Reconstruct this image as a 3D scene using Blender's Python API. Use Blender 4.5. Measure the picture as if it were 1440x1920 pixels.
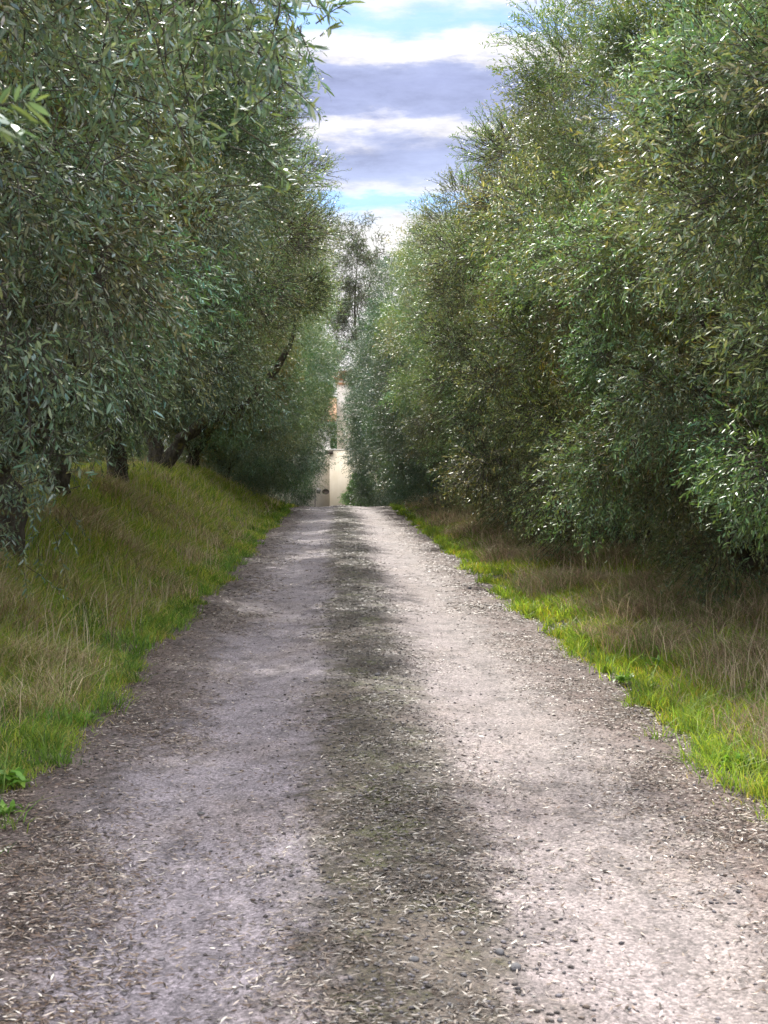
import bpy, math, random
import numpy as np
from mathutils import Vector
R = math.radians
sc = bpy.context.scene
for o in list(bpy.data.objects): bpy.data.objects.remove(o)

# ------------------------------------------------------------ camera
FPX = 2400.0
cam = bpy.data.cameras.new('camera')
cam.sensor_fit = 'VERTICAL'; cam.sensor_height = 36.0
cam.lens = 36.0 * FPX / 1920.0
cam.clip_start = 0.05; cam.clip_end = 6000
cam.dof.use_dof = True; cam.dof.focus_distance = 13.0; cam.dof.aperture_fstop = 9.0
co = bpy.data.objects.new('camera', cam); sc.collection.objects.link(co)
co.location = (0, 0, 1.6)
co.rotation_euler = (R(90 - 2.34), 0, R(-2.15))
sc.camera = co
try: sc.cycles.use_denoising = True
except Exception: pass
sc.cycles.max_bounces = 7
sc.cycles.diffuse_bounces = 4
sc.cycles.transmission_bounces = 4
sc.cycles.sample_clamp_indirect = 6
sc.cycles.sample_clamp_direct = 12

# ------------------------------------------------------------ light
SUN_EL, SUN_AZ = 43.0, -8.0         # azimuth from +Y, negative = to the left
sv = Vector((math.sin(R(SUN_AZ)) * math.cos(R(SUN_EL)), math.cos(R(SUN_AZ)) * math.cos(R(SUN_EL)), math.sin(R(SUN_EL))))
sl = bpy.data.lights.new('sun', 'SUN'); sl.energy = 3.6; sl.angle = R(0.6); sl.color = (1.0, 0.95, 0.87)
so = bpy.data.objects.new('sun', sl); sc.collection.objects.link(so)
so.rotation_euler = sv.to_track_quat('Z', 'Y').to_euler(); so.location = (0, 0, 40)
sc.view_settings.view_transform = 'Standard'; sc.view_settings.look = 'None'
sc.view_settings.exposure = 1.04; sc.view_settings.gamma = 1.0

w = bpy.data.worlds.new('World'); sc.world = w; w.use_nodes = True
nt = w.node_tree; nt.nodes.clear()
def N(nt, t, **k):
    n = nt.nodes.new(t)
    for a, b in k.items():
        if a.startswith('i_'): n.inputs[a[2:].replace('_', ' ')].default_value = b
        else: setattr(n, a, b)
    return n
def ramp(nt, stops, src, interp='LINEAR'):
    n = nt.nodes.new('ShaderNodeValToRGB'); cr = n.color_ramp; cr.interpolation = interp
    while len(cr.elements) < len(stops): cr.elements.new(0.5)
    for e, (p, c) in zip(cr.elements, stops):
        e.position = p; e.color = (c, c, c, 1) if isinstance(c, (int, float)) else (*c, 1)
    nt.links.new(src, n.inputs[0]); return n
def mathn(nt, op, a, b=None, c=None):
    n = nt.nodes.new('ShaderNodeMath'); n.operation = op
    for i, v in enumerate((a, b, c)):
        if v is None: continue
        if isinstance(v, (int, float)): n.inputs[i].default_value = v
        else: nt.links.new(v, n.inputs[i])
    return n.outputs[0]
def mix(nt, f, a, b, typ='MIX'):
    n = nt.nodes.new('ShaderNodeMix'); n.data_type = 'RGBA'; n.blend_type = typ
    for s, v in ((n.inputs[0], f), (n.inputs[6], a), (n.inputs[7], b)):
        if isinstance(v, (int, float)): s.default_value = v
        elif isinstance(v, tuple): s.default_value = (*v, 1)
        else: nt.links.new(v, s)
    return n.outputs[2]
def noise(nt, vec, scale, detail=4, rough=.55, dist=0):
    n = N(nt, 'ShaderNodeTexNoise'); n.inputs['Scale'].default_value = scale
    n.inputs['Detail'].default_value = detail; n.inputs['Roughness'].default_value = rough
    n.inputs['Distortion'].default_value = dist
    if vec is not None: nt.links.new(vec, n.inputs['Vector'])
    return n.outputs['Fac']
def mapping(nt, vec, scale=(1, 1, 1), loc=(0, 0, 0)):
    n = N(nt, 'ShaderNodeMapping'); n.inputs['Scale'].default_value = scale; n.inputs['Location'].default_value = loc
    nt.links.new(vec, n.inputs['Vector']); return n.outputs[0]

sky = N(nt, 'ShaderNodeTexSky', sky_type='NISHITA', sun_disc=False)
sky.sun_elevation = R(SUN_EL); sky.sun_rotation = R(SUN_AZ); sky.air_density = 1.0; sky.dust_density = 1.0
tc = N(nt, 'ShaderNodeTexCoord')
sep = N(nt, 'ShaderNodeSeparateXYZ'); nt.links.new(tc.outputs['Generated'], sep.inputs[0])
big = noise(nt, mapping(nt, tc.outputs['Generated'], (5, 5, 20), (1.3, 0, .7)), 1.5, 7, .62)
fine = noise(nt, mapping(nt, tc.outputs['Generated'], (8, 8, 38), (4.3, 0, 2.7)), 4.0, 6, .6)
zz = mathn(nt, 'ADD', sep.outputs['Z'], mathn(nt, 'MULTIPLY', mathn(nt, 'SUBTRACT', big, .5), .055))
zz = mathn(nt, 'ADD', mathn(nt, 'ADD', zz, .008), mathn(nt, 'MULTIPLY', mathn(nt, 'SUBTRACT', fine, .5), .018))
zz = mathn(nt, 'ADD', zz, mathn(nt, 'MULTIPLY', sep.outputs['X'], .03))
W1 = (1, .98, .97)
cc = ramp(nt, [(0, W1), (.185, W1), (.2, (.8, .88, 1)), (.208, (.95, .95, 1)), (.216, (.55, .63, .90)), (.240, (.43, .49, .73)), (.247, (.62, .66, .85)),
               (.252, W1), (.258, (.9, .9, 1)), (.266, (.47, .53, .79)), (.285, (.40, .45, .69)), (.300, (.48, .54, .80)), (.307, (1, .98, 1)), (.42, (.85, .87, .95)), (.7, (1, 1, 1))], zz).outputs[0]
cm = ramp(nt, [(0, 1), (.190, 1), (.197, .35), (.203, .35), (.209, 1), (.316, 1), (.326, .3), (.334, .3), (.346, 1), (.5, .9), (.75, .55), (1, .7)], zz).outputs[0]
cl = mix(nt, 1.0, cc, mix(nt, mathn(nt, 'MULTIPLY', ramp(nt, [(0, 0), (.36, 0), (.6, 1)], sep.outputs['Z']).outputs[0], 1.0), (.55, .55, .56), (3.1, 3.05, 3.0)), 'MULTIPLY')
blue = mix(nt, 1.0, mix(nt, 1.0, sky.outputs[0], (.06, .06, .06), 'MULTIPLY'), (.45, .9, 1.6), 'MULTIPLY')
cl = mix(nt, 1.0, cl, ramp(nt, [(.3, .80), (.5, 1.0), (.7, 1.12)], noise(nt, mapping(nt, tc.outputs['Generated'], (6, 6, 22), (2, 1, 5)), 3.1, 8, .68)).outputs[0], 'MULTIPLY')
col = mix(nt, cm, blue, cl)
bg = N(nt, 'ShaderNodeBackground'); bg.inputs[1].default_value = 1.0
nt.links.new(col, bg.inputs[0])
ow = N(nt, 'ShaderNodeOutputWorld'); nt.links.new(bg.outputs[0], ow.inputs[0])

# ------------------------------------------------------------ helpers
rng = np.random.default_rng(7)
def tag(o, label=None, cat=None, group=None, kind=None):
    for k, v in (('label', label), ('category', cat), ('group', group), ('kind', kind)):
        if v: o[k] = v
    return o
def raw_mesh(name, V, loops, starts, totals, mat, colors=None, smooth=False):
    me = bpy.data.meshes.new(name)
    V = np.asarray(V, np.float32); loops = np.asarray(loops, np.int32)
    me.vertices.add(len(V)); me.vertices.foreach_set('co', V.ravel())
    me.loops.add(len(loops)); me.loops.foreach_set('vertex_index', loops.ravel())
    me.polygons.add(len(starts)); me.polygons.foreach_set('loop_start', np.asarray(starts, np.int32))
    try: me.polygons.foreach_set('loop_total', np.asarray(totals, np.int32))
    except Exception: pass
    if smooth: me.polygons.foreach_set('use_smooth', np.ones(len(starts), bool))
    if colors is not None:
        at = me.attributes.new('tint', 'FLOAT_COLOR', 'FACE')
        c = np.ones((len(starts), 4), np.float32); c[:, :3] = colors
        at.data.foreach_set('color', c.ravel())
    me.update(calc_edges=True)
    if mat: me.materials.append(mat)
    return me
def link(name, me, parent=None, loc=None):
    o = bpy.data.objects.new(name, me); sc.collection.objects.link(o)
    if parent: o.parent = parent
    if loc is not None: o.location = loc
    return o
def poly_obj(name, V, F, mat, parent=None, colors=None, smooth=False, loc=None):
    F = [list(f) for f in F]
    tot = np.array([len(f) for f in F]); st = np.concatenate(([0], np.cumsum(tot)[:-1]))
    return link(name, raw_mesh(name, V, np.concatenate([np.array(f) for f in F]), st, tot, mat, colors, smooth), parent, loc)
def empty(name, loc):
    o = bpy.data.objects.new(name, None); sc.collection.objects.link(o); o.location = loc; o.empty_display_size = .3; return o
def nrm(v): return v / np.maximum(np.linalg.norm(v, axis=-1, keepdims=True), 1e-9)
def smooth(a, b, x):
    t = np.clip((x - a) / (b - a), 0, 1); return t * t * (3 - 2 * t)
def wob(x, y, s, seed=0):       # cheap smooth noise, about -1..1
    a = seed * 1.7
    return (np.sin(x * s + a) * np.cos(y * s * .8 + a * 2.1) + np.sin(x * s * 2.1 + y * s * 1.3 + a) * .6 + np.cos(y * s * 2.7 - x * s * 1.9 + a * .6) * .45 + np.sin(y * s * 5.1 + x * s * 3.7 + a) * .25) / 1.7

def road_z(y):
    u = np.maximum(0, np.asarray(y, float) - 41.5)
    return -2.0 * (1 - np.exp(-.0022 * u * u))
BY = [0, 8, 12, 20, 30, 36, 43, 50, 60, 70]; BZ = [.5, .72, .9, 1.12, 1.35, 1.3, .8, .45, .2, 0]
EL, ER = -1.5, 1.93
def ground_z(x, y):
    x = np.asarray(x, float); y = np.asarray(y, float)
    z = road_z(y)
    z = z + np.interp(y, BY, BZ) * smooth(EL - .1, EL - 2.7, x)
    z = z + .22 * smooth(ER, ER + 2.5, x)
    rough = smooth(0, .7, np.abs(x - .2) - 1.75) * smooth(140, 70, y)
    z = z + rough * (.05 * wob(x, y, 1.3, 1) + .03 * wob(x, y, 4.1, 2))
    inside = smooth(.1, -.25, np.maximum(EL - x, x - ER)) * (1 - 0)
    return z - .06 * inside
def road_prof(x, y):
    z = road_z(y)
    t = (x - .2)
    z = z + .030 * np.exp(-(t / .38) ** 2) - .022 * np.exp(-((t + .85) / .35) ** 2) - .022 * np.exp(-((t - .85) / .35) ** 2)
    z = z + .006 * wob(x, y, 2.3, 3) + .004 * wob(x, y, 7.0, 4)
    z = z - .09 * smooth(1.72, 2.1, np.abs(t))
    return z + .012

# ------------------------------------------------------------ materials
def mat(name):
    m = bpy.data.materials.new(name); m.use_nodes = True; t = m.node_tree; t.nodes.clear()
    o = N(t, 'ShaderNodeOutputMaterial'); p = N(t, 'ShaderNodeBsdfPrincipled'); t.links.new(p.outputs[0], o.inputs[0])
    return m, t, p, o
def bump(t, p, h, strength, dist):
    b = N(t, 'ShaderNodeBump'); b.inputs['Strength'].default_value = strength; b.inputs['Distance'].default_value = dist
    t.links.new(h, b.inputs['Height']); t.links.new(b.outputs[0], p.inputs['Normal'])
def leafmat(name, rough=.43, trans=.26, silver=.42, tcol=(1.35, 1.35, .5), spec=.42):
    m, t, p, o = mat(name)
    a = N(t, 'ShaderNodeAttribute', attribute_name='tint')
    g = N(t, 'ShaderNodeNewGeometry')
    c = mix(t, mathn(t, 'MULTIPLY', g.outputs['Backfacing'], silver), a.outputs['Color'], (.30, .35, .30))
    t.links.new(c, p.inputs['Base Color']); p.inputs['Roughness'].default_value = rough
    p.inputs['Specular IOR Level'].default_value = spec
    tr = N(t, 'ShaderNodeBsdfTranslucent'); t.links.new(mix(t, 1.0, a.outputs['Color'], tcol, 'MULTIPLY'), tr.inputs[0])
    ms = N(t, 'ShaderNodeMixShader'); ms.inputs[0].default_value = trans
    t.links.new(p.outputs[0], ms.inputs[1]); t.links.new(tr.outputs[0], ms.inputs[2]); t.links.new(ms.outputs[0], o.inputs[0])
    return m
M_leaf = leafmat('olive_leaf')
M_grass = leafmat('grass_blade', rough=.5, trans=.45, silver=0, tcol=(1.4, 1.25, .6), spec=.3)
M_dry = leafmat('dry_blade', rough=.6, trans=.3, silver=0, tcol=(1.2, 1.0, .8), spec=.3)
M_litter = leafmat('dead_leaf', rough=.5, trans=.0, silver=.06, spec=.35)
M_needle = leafmat('needle', rough=.5, trans=.12, silver=0, tcol=(1.1, 1.2, .6))

def bark():
    m, t, p, o = mat('olive_bark'); tc = N(t, 'ShaderNodeTexCoord').outputs['Object']
    n1 = noise(t, mapping(t, tc, (9, 9, 3)), 2.2, 7, .65); n2 = noise(t, tc, 6.0, 5, .6)
    c = ramp(t, [(.3, (.02, .016, .013)), (.5, (.055, .046, .036)), (.7, (.12, .105, .085))], n1).outputs[0]
    c = mix(t, ramp(t, [(.55, 0), (.66, .7)], n2).outputs[0], c, (.17, .15, .04))
    t.links.new(c, p.inputs['Base Color']); p.inputs['Roughness'].default_value = .9
    bump(t, p, n1, .9, .04); return m
M_bark = bark()
def roadmat():
    m, t, p, o = mat('gravel_road'); tc = N(t, 'ShaderNodeTexCoord').outputs['Object']
    s = N(t, 'ShaderNodeSeparateXYZ'); t.links.new(tc, s.inputs[0])
    wv = noise(t, mapping(t, tc, (1, .35, 1)), 1.6, 4, .6); wv2 = noise(t, tc, 5.5, 5, .65)
    x = mathn(t, 'ADD', s.outputs['X'], mathn(t, 'MULTIPLY', mathn(t, 'SUBTRACT', wv, .5), .75))
    x = mathn(t, 'ADD', x, mathn(t, 'MULTIPLY', mathn(t, 'SUBTRACT', wv2, .5), .75))
    u = mathn(t, 'DIVIDE', mathn(t, 'ADD', x, 2.2), 5.0)       # 0..1 across
    P = lambda v: (v + 2.2) / 5.0
    dark = (.040, .032, .021); lil = (.175, .160, .178); edge = (.085, .060, .052); pale = (.165, .146, .140)
    c = ramp(t, [(P(-1.7), edge), (P(-1.15), (.10, .085, .085)), (P(-.85), lil), (P(-.22), (.155, .14, .155)), (P(.02), dark), (P(.42), (.042, .034, .025)),
                 (P(.72), (.17, .148, .148)), (P(1.25), pale), (P(1.7), edge), (P(2.2), (.08, .062, .05))], u).outputs[0]
    pat = noise(t, mapping(t, tc, (1, .6, 1), (3, 5, 0)), 1.1, 5, .6)
    c = mix(t, ramp(t, [(.48, 0), (.7, .5)], pat).outputs[0], c, (.17, .138, .118))
    c = mix(t, 1.0, c, ramp(t, [(.32, .5), (.5, 1.0), (.7, 1.2)], noise(t, mapping(t, tc, (1, .7, 1), (9, 2, 0)), 4.5, 7, .7)).outputs[0], 'MULTIPLY')
    ms = mathn(t, 'MULTIPLY', ramp(t, [(P(-.1), 0), (P(.15), .8), (P(.35), .8), (P(.6), 0)], u).outputs[0], ramp(t, [(.5, 0), (.62, 1)], noise(t, tc, 2.6, 6, .7)).outputs[0])
    c = mix(t, ms, c, (.060, .066, .022))
    g1 = noise(t, tc, 70, 4, .7); g2 = noise(t, tc, 190, 3, .7)
    vor = N(t, 'ShaderNodeTexVoronoi'); vor.inputs['Scale'].default_value = 85; t.links.new(tc, vor.inputs['Vector'])
    c = mix(t, 1.0, c, ramp(t, [(.3, .45), (.5, .95), (.68, 1.5)], g1).outputs[0], 'MULTIPLY')
    c = mix(t, .6, c, mix(t, 1.0, c, ramp(t, [(0, .25), (1, 1.9)], vor.outputs['Color']).outputs[0], 'MULTIPLY'))
    c = mix(t, 1.0, c, (1.25, 1.2, 1.2), 'MULTIPLY')
    t.links.new(c, p.inputs['Base Color']); p.inputs['Roughness'].default_value = .8
    h = mathn(t, 'ADD', mathn(t, 'MULTIPLY', g1, .6), mathn(t, 'ADD', mathn(t, 'MULTIPLY', g2, .25), mathn(t, 'MULTIPLY', mathn(t, 'SUBTRACT', .6, vor.outputs['Distance']), .35)))
    bump(t, p, h, .9, .012); return m
def groundmat():
    m, t, p, o = mat('soil'); tc = N(t, 'ShaderNodeTexCoord').outputs['Object']
    n1 = noise(t, tc, .9, 5, .6); n2 = noise(t, tc, 22, 5, .7)
    c = ramp(t, [(.35, (.045, .036, .024)), (.5, (.06, .058, .028)), (.65, (.075, .055, .038))], n1).outputs[0]
    c = mix(t, 1.0, c, ramp(t, [(.3, .5), (.7, 1.5)], n2).outputs[0], 'MULTIPLY')
    t.links.new(c, p.inputs['Base Color']); p.inputs['Roughness'].default_value = .95
    bump(t, p, n2, .8, .04); return m
def plaster(name, a, b, rough=.9):
    m, t, p, o = mat(name); tc = N(t, 'ShaderNodeTexCoord').outputs['Object']
    n1 = noise(t, mapping(t, tc, (1, 1, .35)), 1.7, 6, .65)
    t.links.new(ramp(t, [(.35, a), (.65, b)], n1).outputs[0], p.inputs['Base Color']); p.inputs['Roughness'].default_value = rough
    bump(t, p, noise(t, tc, 25, 4), .3, .02); return m
M_road = roadmat(); M_ground = groundmat()

# ------------------------------------------------------------ setting
def grid(name, xs, ys, fz, m):
    X, Y = np.meshgrid(xs, ys); Z = fz(X, Y); V = np.stack([X, Y, Z], -1).reshape(-1, 3)
    nx, ny = len(xs), len(ys); i = np.arange(nx - 1)[None, :] + nx * np.arange(ny - 1)[:, None]
    q = np.stack([i, i + 1, i + 1 + nx, i + nx], -1).reshape(-1)
    n = (nx - 1) * (ny - 1)
    return link(name, raw_mesh(name, V, q, np.arange(n) * 4, np.full(n, 4), m, smooth=True))
xs = np.concatenate([[-3000, -900, -300, -120, -60, -35, -22, -16], np.arange(-12, 12.01, .12), [16, 22, 35, 60, 120, 300, 900, 3000]])
ys = np.concatenate([[-800, -200, -60, -20, -8, -3], np.arange(0, 16, .14), np.arange(16, 60, .35), np.arange(60, 130, 2), [140, 160, 200, 300, 600, 1500, 4000]])
tag(grid('ground', xs, ys, ground_z, M_ground), kind='structure')
xs = np.linspace(EL - .2, ER + .2, 150); ys = np.concatenate([np.arange(-6, 2, .3), np.arange(2, 14, .035), np.arange(14, 30, .12), np.arange(30, 80, .4)])
tag(grid('road', xs, ys, road_prof, M_road), kind='structure')

# ------------------------------------------------------------ leaves
def leaf_verts(pos, d, n, L, W, hi, curl):
    s = nrm(np.cross(d, n)); L = L[:, None]; W = W[:, None]; cu = curl[:, None]
    if not hi:
        V = np.stack([pos, pos + d * L * .48 + s * W * .5 + n * L * cu * .3, pos + d * L * .48 - s * W * .5 + n * L * cu * .3, pos + d * L - n * L * cu], 1)
        lp = np.array([0, 1, 3, 0, 3, 2]); ft = [3, 3]
    else:
        V = np.stack([pos, pos + d * L * .28 + s * W * .42 + n * L * cu * .2, pos + d * L * .28 - s * W * .42 + n * L * cu * .2,
                      pos + d * L * .66 + s * W * .46, pos + d * L * .66 - s * W * .46, pos + d * L - n * L * cu], 1)
        lp = np.array([0, 1, 2, 2, 1, 3, 4, 4, 3, 5]); ft = [3, 4, 3]
    return V, lp, ft
def leaf_mesh(name, sets, m):
    """sets: list of (pos,dir,nrm,L,W,hi,curl,color)"""
    Vs, Ls, Ss, Ts, Cs = [], [], [], [], []; vo = lo = 0
    for (pos, d, n, L, W, hi, cu, c) in sets:
        if len(pos) == 0: continue
        V, lp, ft = leaf_verts(pos, d, n, L, W, hi, cu)
        M, k = V.shape[:2]
        Vs.append(V.reshape(-1, 3)); Ls.append((lp[None] + (np.arange(M) * k)[:, None] + vo).ravel())
        so_ = np.concatenate(([0], np.cumsum(ft)[:-1])); Ss.append((so_[None] + (np.arange(M) * len(lp))[:, None] + lo).ravel())
        Ts.append(np.tile(ft, M)); Cs.append(np.repeat(c, len(ft), 0)); vo += M * k; lo += M * len(lp)
    return raw_mesh(name, np.concatenate(Vs), np.concatenate(Ls), np.concatenate(Ss), np.concatenate(Ts), m, np.concatenate(Cs))
def rdir(n, r=rng): return nrm(r.normal(size=(n, 3)))
PAL = np.array([(.080, .138, .076), (.120, .178, .105), (.160, .195, .082), (.092, .162, .135), (.19, .205, .085), (.29, .32, .27)])
def twigs_to_leaves(P, D, L, nl, leafL, leafW, hi, hue, r, droop=.16):
    """P,D (N,3), L (N,), nl leaves per twig, hue (N,3) colour multiplier"""
    n = len(P); t = (np.arange(nl) + .6) / nl
    T = np.tile(t, (n, 1)) + r.uniform(-.03, .03, (n, nl))
    up = np.array([0, 0, -1.0])
    base = P[:, None] + D[:, None] * (L[:, None] * T)[..., None] + up * (droop * L[:, None] * T ** 2)[..., None]
    Dt = nrm(D[:, None] + up * (2 * droop * T)[..., None])
    a = nrm(np.cross(D, r.normal(size=(n, 3)))); b = np.cross(D, a)
    ph = (np.arange(nl) * math.pi / 2)[None] * 1.0 + (np.arange(nl) % 2)[None] * math.pi * .5 + r.uniform(0, .8, (n, nl))
    side = a[:, None] * np.cos(ph)[..., None] + b[:, None] * np.sin(ph)[..., None]
    fw = r.uniform(.45, 1.2, (n, nl))
    d = nrm(Dt * fw[..., None] + side * .8 + r.normal(size=(n, nl, 3)) * .14).reshape(-1, 3)
    upv = np.tile(np.array([0, 0, 1.0]), (n * nl, 1)) + r.normal(size=(n * nl, 3)) * .55
    nn = nrm(upv - d * (upv * d).sum(1, keepdims=True))
    LL = leafL * r.uniform(.6, 1.25, n * nl) * np.tile(.75 + .5 * np.sin(np.pi * np.clip(t * .9, 0, 1)), n)
    WW = leafW * r.uniform(.75, 1.2, n * nl) * (LL / leafL) ** .5
    pc = PAL[r.choice(len(PAL), n * nl, p=[.22, .27, .2, .14, .09, .08])] * np.repeat(hue, nl, 0) * r.uniform(.75, 1.3, (n * nl, 1))
    return (base.reshape(-1, 3), d, nn, LL, WW, hi, r.uniform(-.02, .14, n * nl), pc)
def stems(P, D, L, wd, r, droop=.16, seg=4):
    n = len(P); t = np.linspace(-.35, 1, seg + 1)
    c = P[:, None] + D[:, None] * (L[:, None] * t[None])[..., None] - np.array([0, 0, 1.]) * (droop * L[:, None] * np.clip(t, 0, 1)[None] ** 2)[..., None]
    a = nrm(np.cross(D, r.normal(size=(n, 3))))[:, None]; b = np.cross(D, a[:, 0])[:, None]
    ww = (wd * (1.2 - t))[None, :, None] * .5
    V = np.stack([c + a * ww, c + (-.5 * a + .87 * b) * ww, c + (-.5 * a - .87 * b) * ww], 2)   # n,seg+1,3,3
    k = (seg + 1) * 3; q = []
    for s in range(seg):
        for j in range(3):
            j2 = (j + 1) % 3; q.append([s * 3 + j, s * 3 + j2, s * 3 + 3 + j2, s * 3 + 3 + j])
    q = np.array(q).ravel(); lp = (q[None] + (np.arange(n) * k)[:, None]).ravel(); nf = n * seg * 3
    return V.reshape(-1, 3), lp, nf
def stem_mesh(name, arr, m):
    Vs, Ls, vo, nf = [], [], 0, 0
    for V, lp, f in arr: Vs.append(V); Ls.append(lp + vo); vo += len(V); nf += f
    return raw_mesh(name, np.concatenate(Vs), np.concatenate(Ls), np.arange(nf) * 4, np.full(nf, 4), m)
def tube(name, pts, rad, m, parent=None, seg=12, gnarl=.12, seed=0, sub=6):
    """one tapering, gnarled limb along a smooth path"""
    r = np.random.default_rng(seed); pts = np.array(pts, float); rad = np.array(rad, float)
    k = len(pts); tt = np.linspace(0, k - 1, (k - 1) * sub + 1)
    ext = np.vstack([2 * pts[0] - pts[1], pts, 2 * pts[-1] - pts[-2]]); C = []
    for t in tt:
        i = min(int(t), k - 2); f = t - i; p0, p1, p2, p3 = ext[i:i + 4]
        C.append(.5 * (2 * p1 + (p2 - p0) * f + (2 * p0 - 5 * p1 + 4 * p2 - p3) * f * f + (3 * p1 - p0 - 3 * p2 + p3) * f ** 3))
    C = np.array(C); Rr = np.interp(tt, np.arange(k), rad)
    C[1:-1] += r.normal(size=C[1:-1].shape) * (Rr[1:-1, None] * .12)
    T = nrm(np.gradient(C, axis=0)); ref = np.array([.3, .9, .1]); A = nrm(np.cross(T, ref)); B = np.cross(T, A)
    an = np.linspace(0, 2 * math.pi, seg, endpoint=False)
    ph = r.uniform(0, 6, 4); V = []
    for i in range(len(C)):
        f = 1 + gnarl * (np.sin(3 * an + ph[0] + i * .35) + .7 * np.sin(5 * an + ph[1] - i * .5) + .5 * np.sin(2 * an + ph[2] + i * .8))
        V.append(C[i] + (A[i] * np.cos(an)[:, None] + B[i] * np.sin(an)[:, None]) * (Rr[i] * f)[:, None])
    V = np.vstack(V); F = []
    for i in range(len(C) - 1):
        for j in range(seg):
            j2 = (j + 1) % seg; F.append([i * seg + j, i * seg + j2, (i + 1) * seg + j2, (i + 1) * seg + j])
    F.append(list(range(seg))[::-1]); F.append([(len(C) - 1) * seg + j for j in range(seg)])
    return poly_obj(name, V, F, m, parent, smooth=True)

# ------------------------------------------------------------ olive trees
def crown_twigs(c, rad, zmin, n_cl, per, r, cr=(.38, .72), tl=.26, inner=0, road_side=1):
    """clumps on a boxy ellipsoid; c centre, rad radii. returns twigs P, D, L, hue"""
    u = rdir(n_cl * 3, r); u[:, 2] = np.where(u[:, 2] < -.93, -u[:, 2], u[:, 2])
    s = (np.abs(u) ** 4).sum(1, keepdims=True) ** (1 / 4); u = u / s
    keep = (u[:, 0] * road_side > -.35) | (r.random(len(u)) < .35)      # the face to the road is the full one
    u = u[keep][:n_cl]
    cen = c + u * rad * r.uniform(.74, 1.0, (len(u), 1)) * np.where(r.random((len(u), 1)) < .07, 1.12, 1)
    cen = cen[cen[:, 2] > zmin]
    R_ = r.uniform(cr[0], cr[1], len(cen)); hue_c = np.stack([r.uniform(.8, 1.3, len(cen)), r.uniform(.85, 1.2, len(cen)), r.uniform(.75, 1.22, len(cen))], 1) * r.uniform(.72, 1.3, (len(cen), 1))
    idx = np.repeat(np.arange(len(cen)), per); v = rdir(len(idx), r)
    out = nrm((cen - c) / rad)[idx]
    v = nrm(v + out * .55)
    P = cen[idx] + v * (R_[idx] * r.uniform(.35, 1.0, len(idx)))[:, None] * np.array([1, 1, .85])
    D = nrm(v + out * .35 + np.array([0, 0, .25]) + r.normal(size=(len(idx), 3)) * .35)
    low = smooth(c[2] - .1 * rad[2], c[2] - .8 * rad[2], P[:, 2])
    D = nrm(D - np.array([0, 0, 1.]) * (low * .5)[:, None])
    ok = P[:, 2] > zmin - .35
    return P[ok], D[ok], tl * r.uniform(.6, 1.35, ok.sum()), hue_c[idx][ok]
def in_view(P, m):
    y = np.maximum(P[:, 1], .1); a = P[:, 0] / y; b = (P[:, 2] - 1.6) / y
    return (P[:, 1] > .8) & (a > -.262 - m) & (a < .338 + m) & (b < .36 + m) & (b > -.45 - m)
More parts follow.
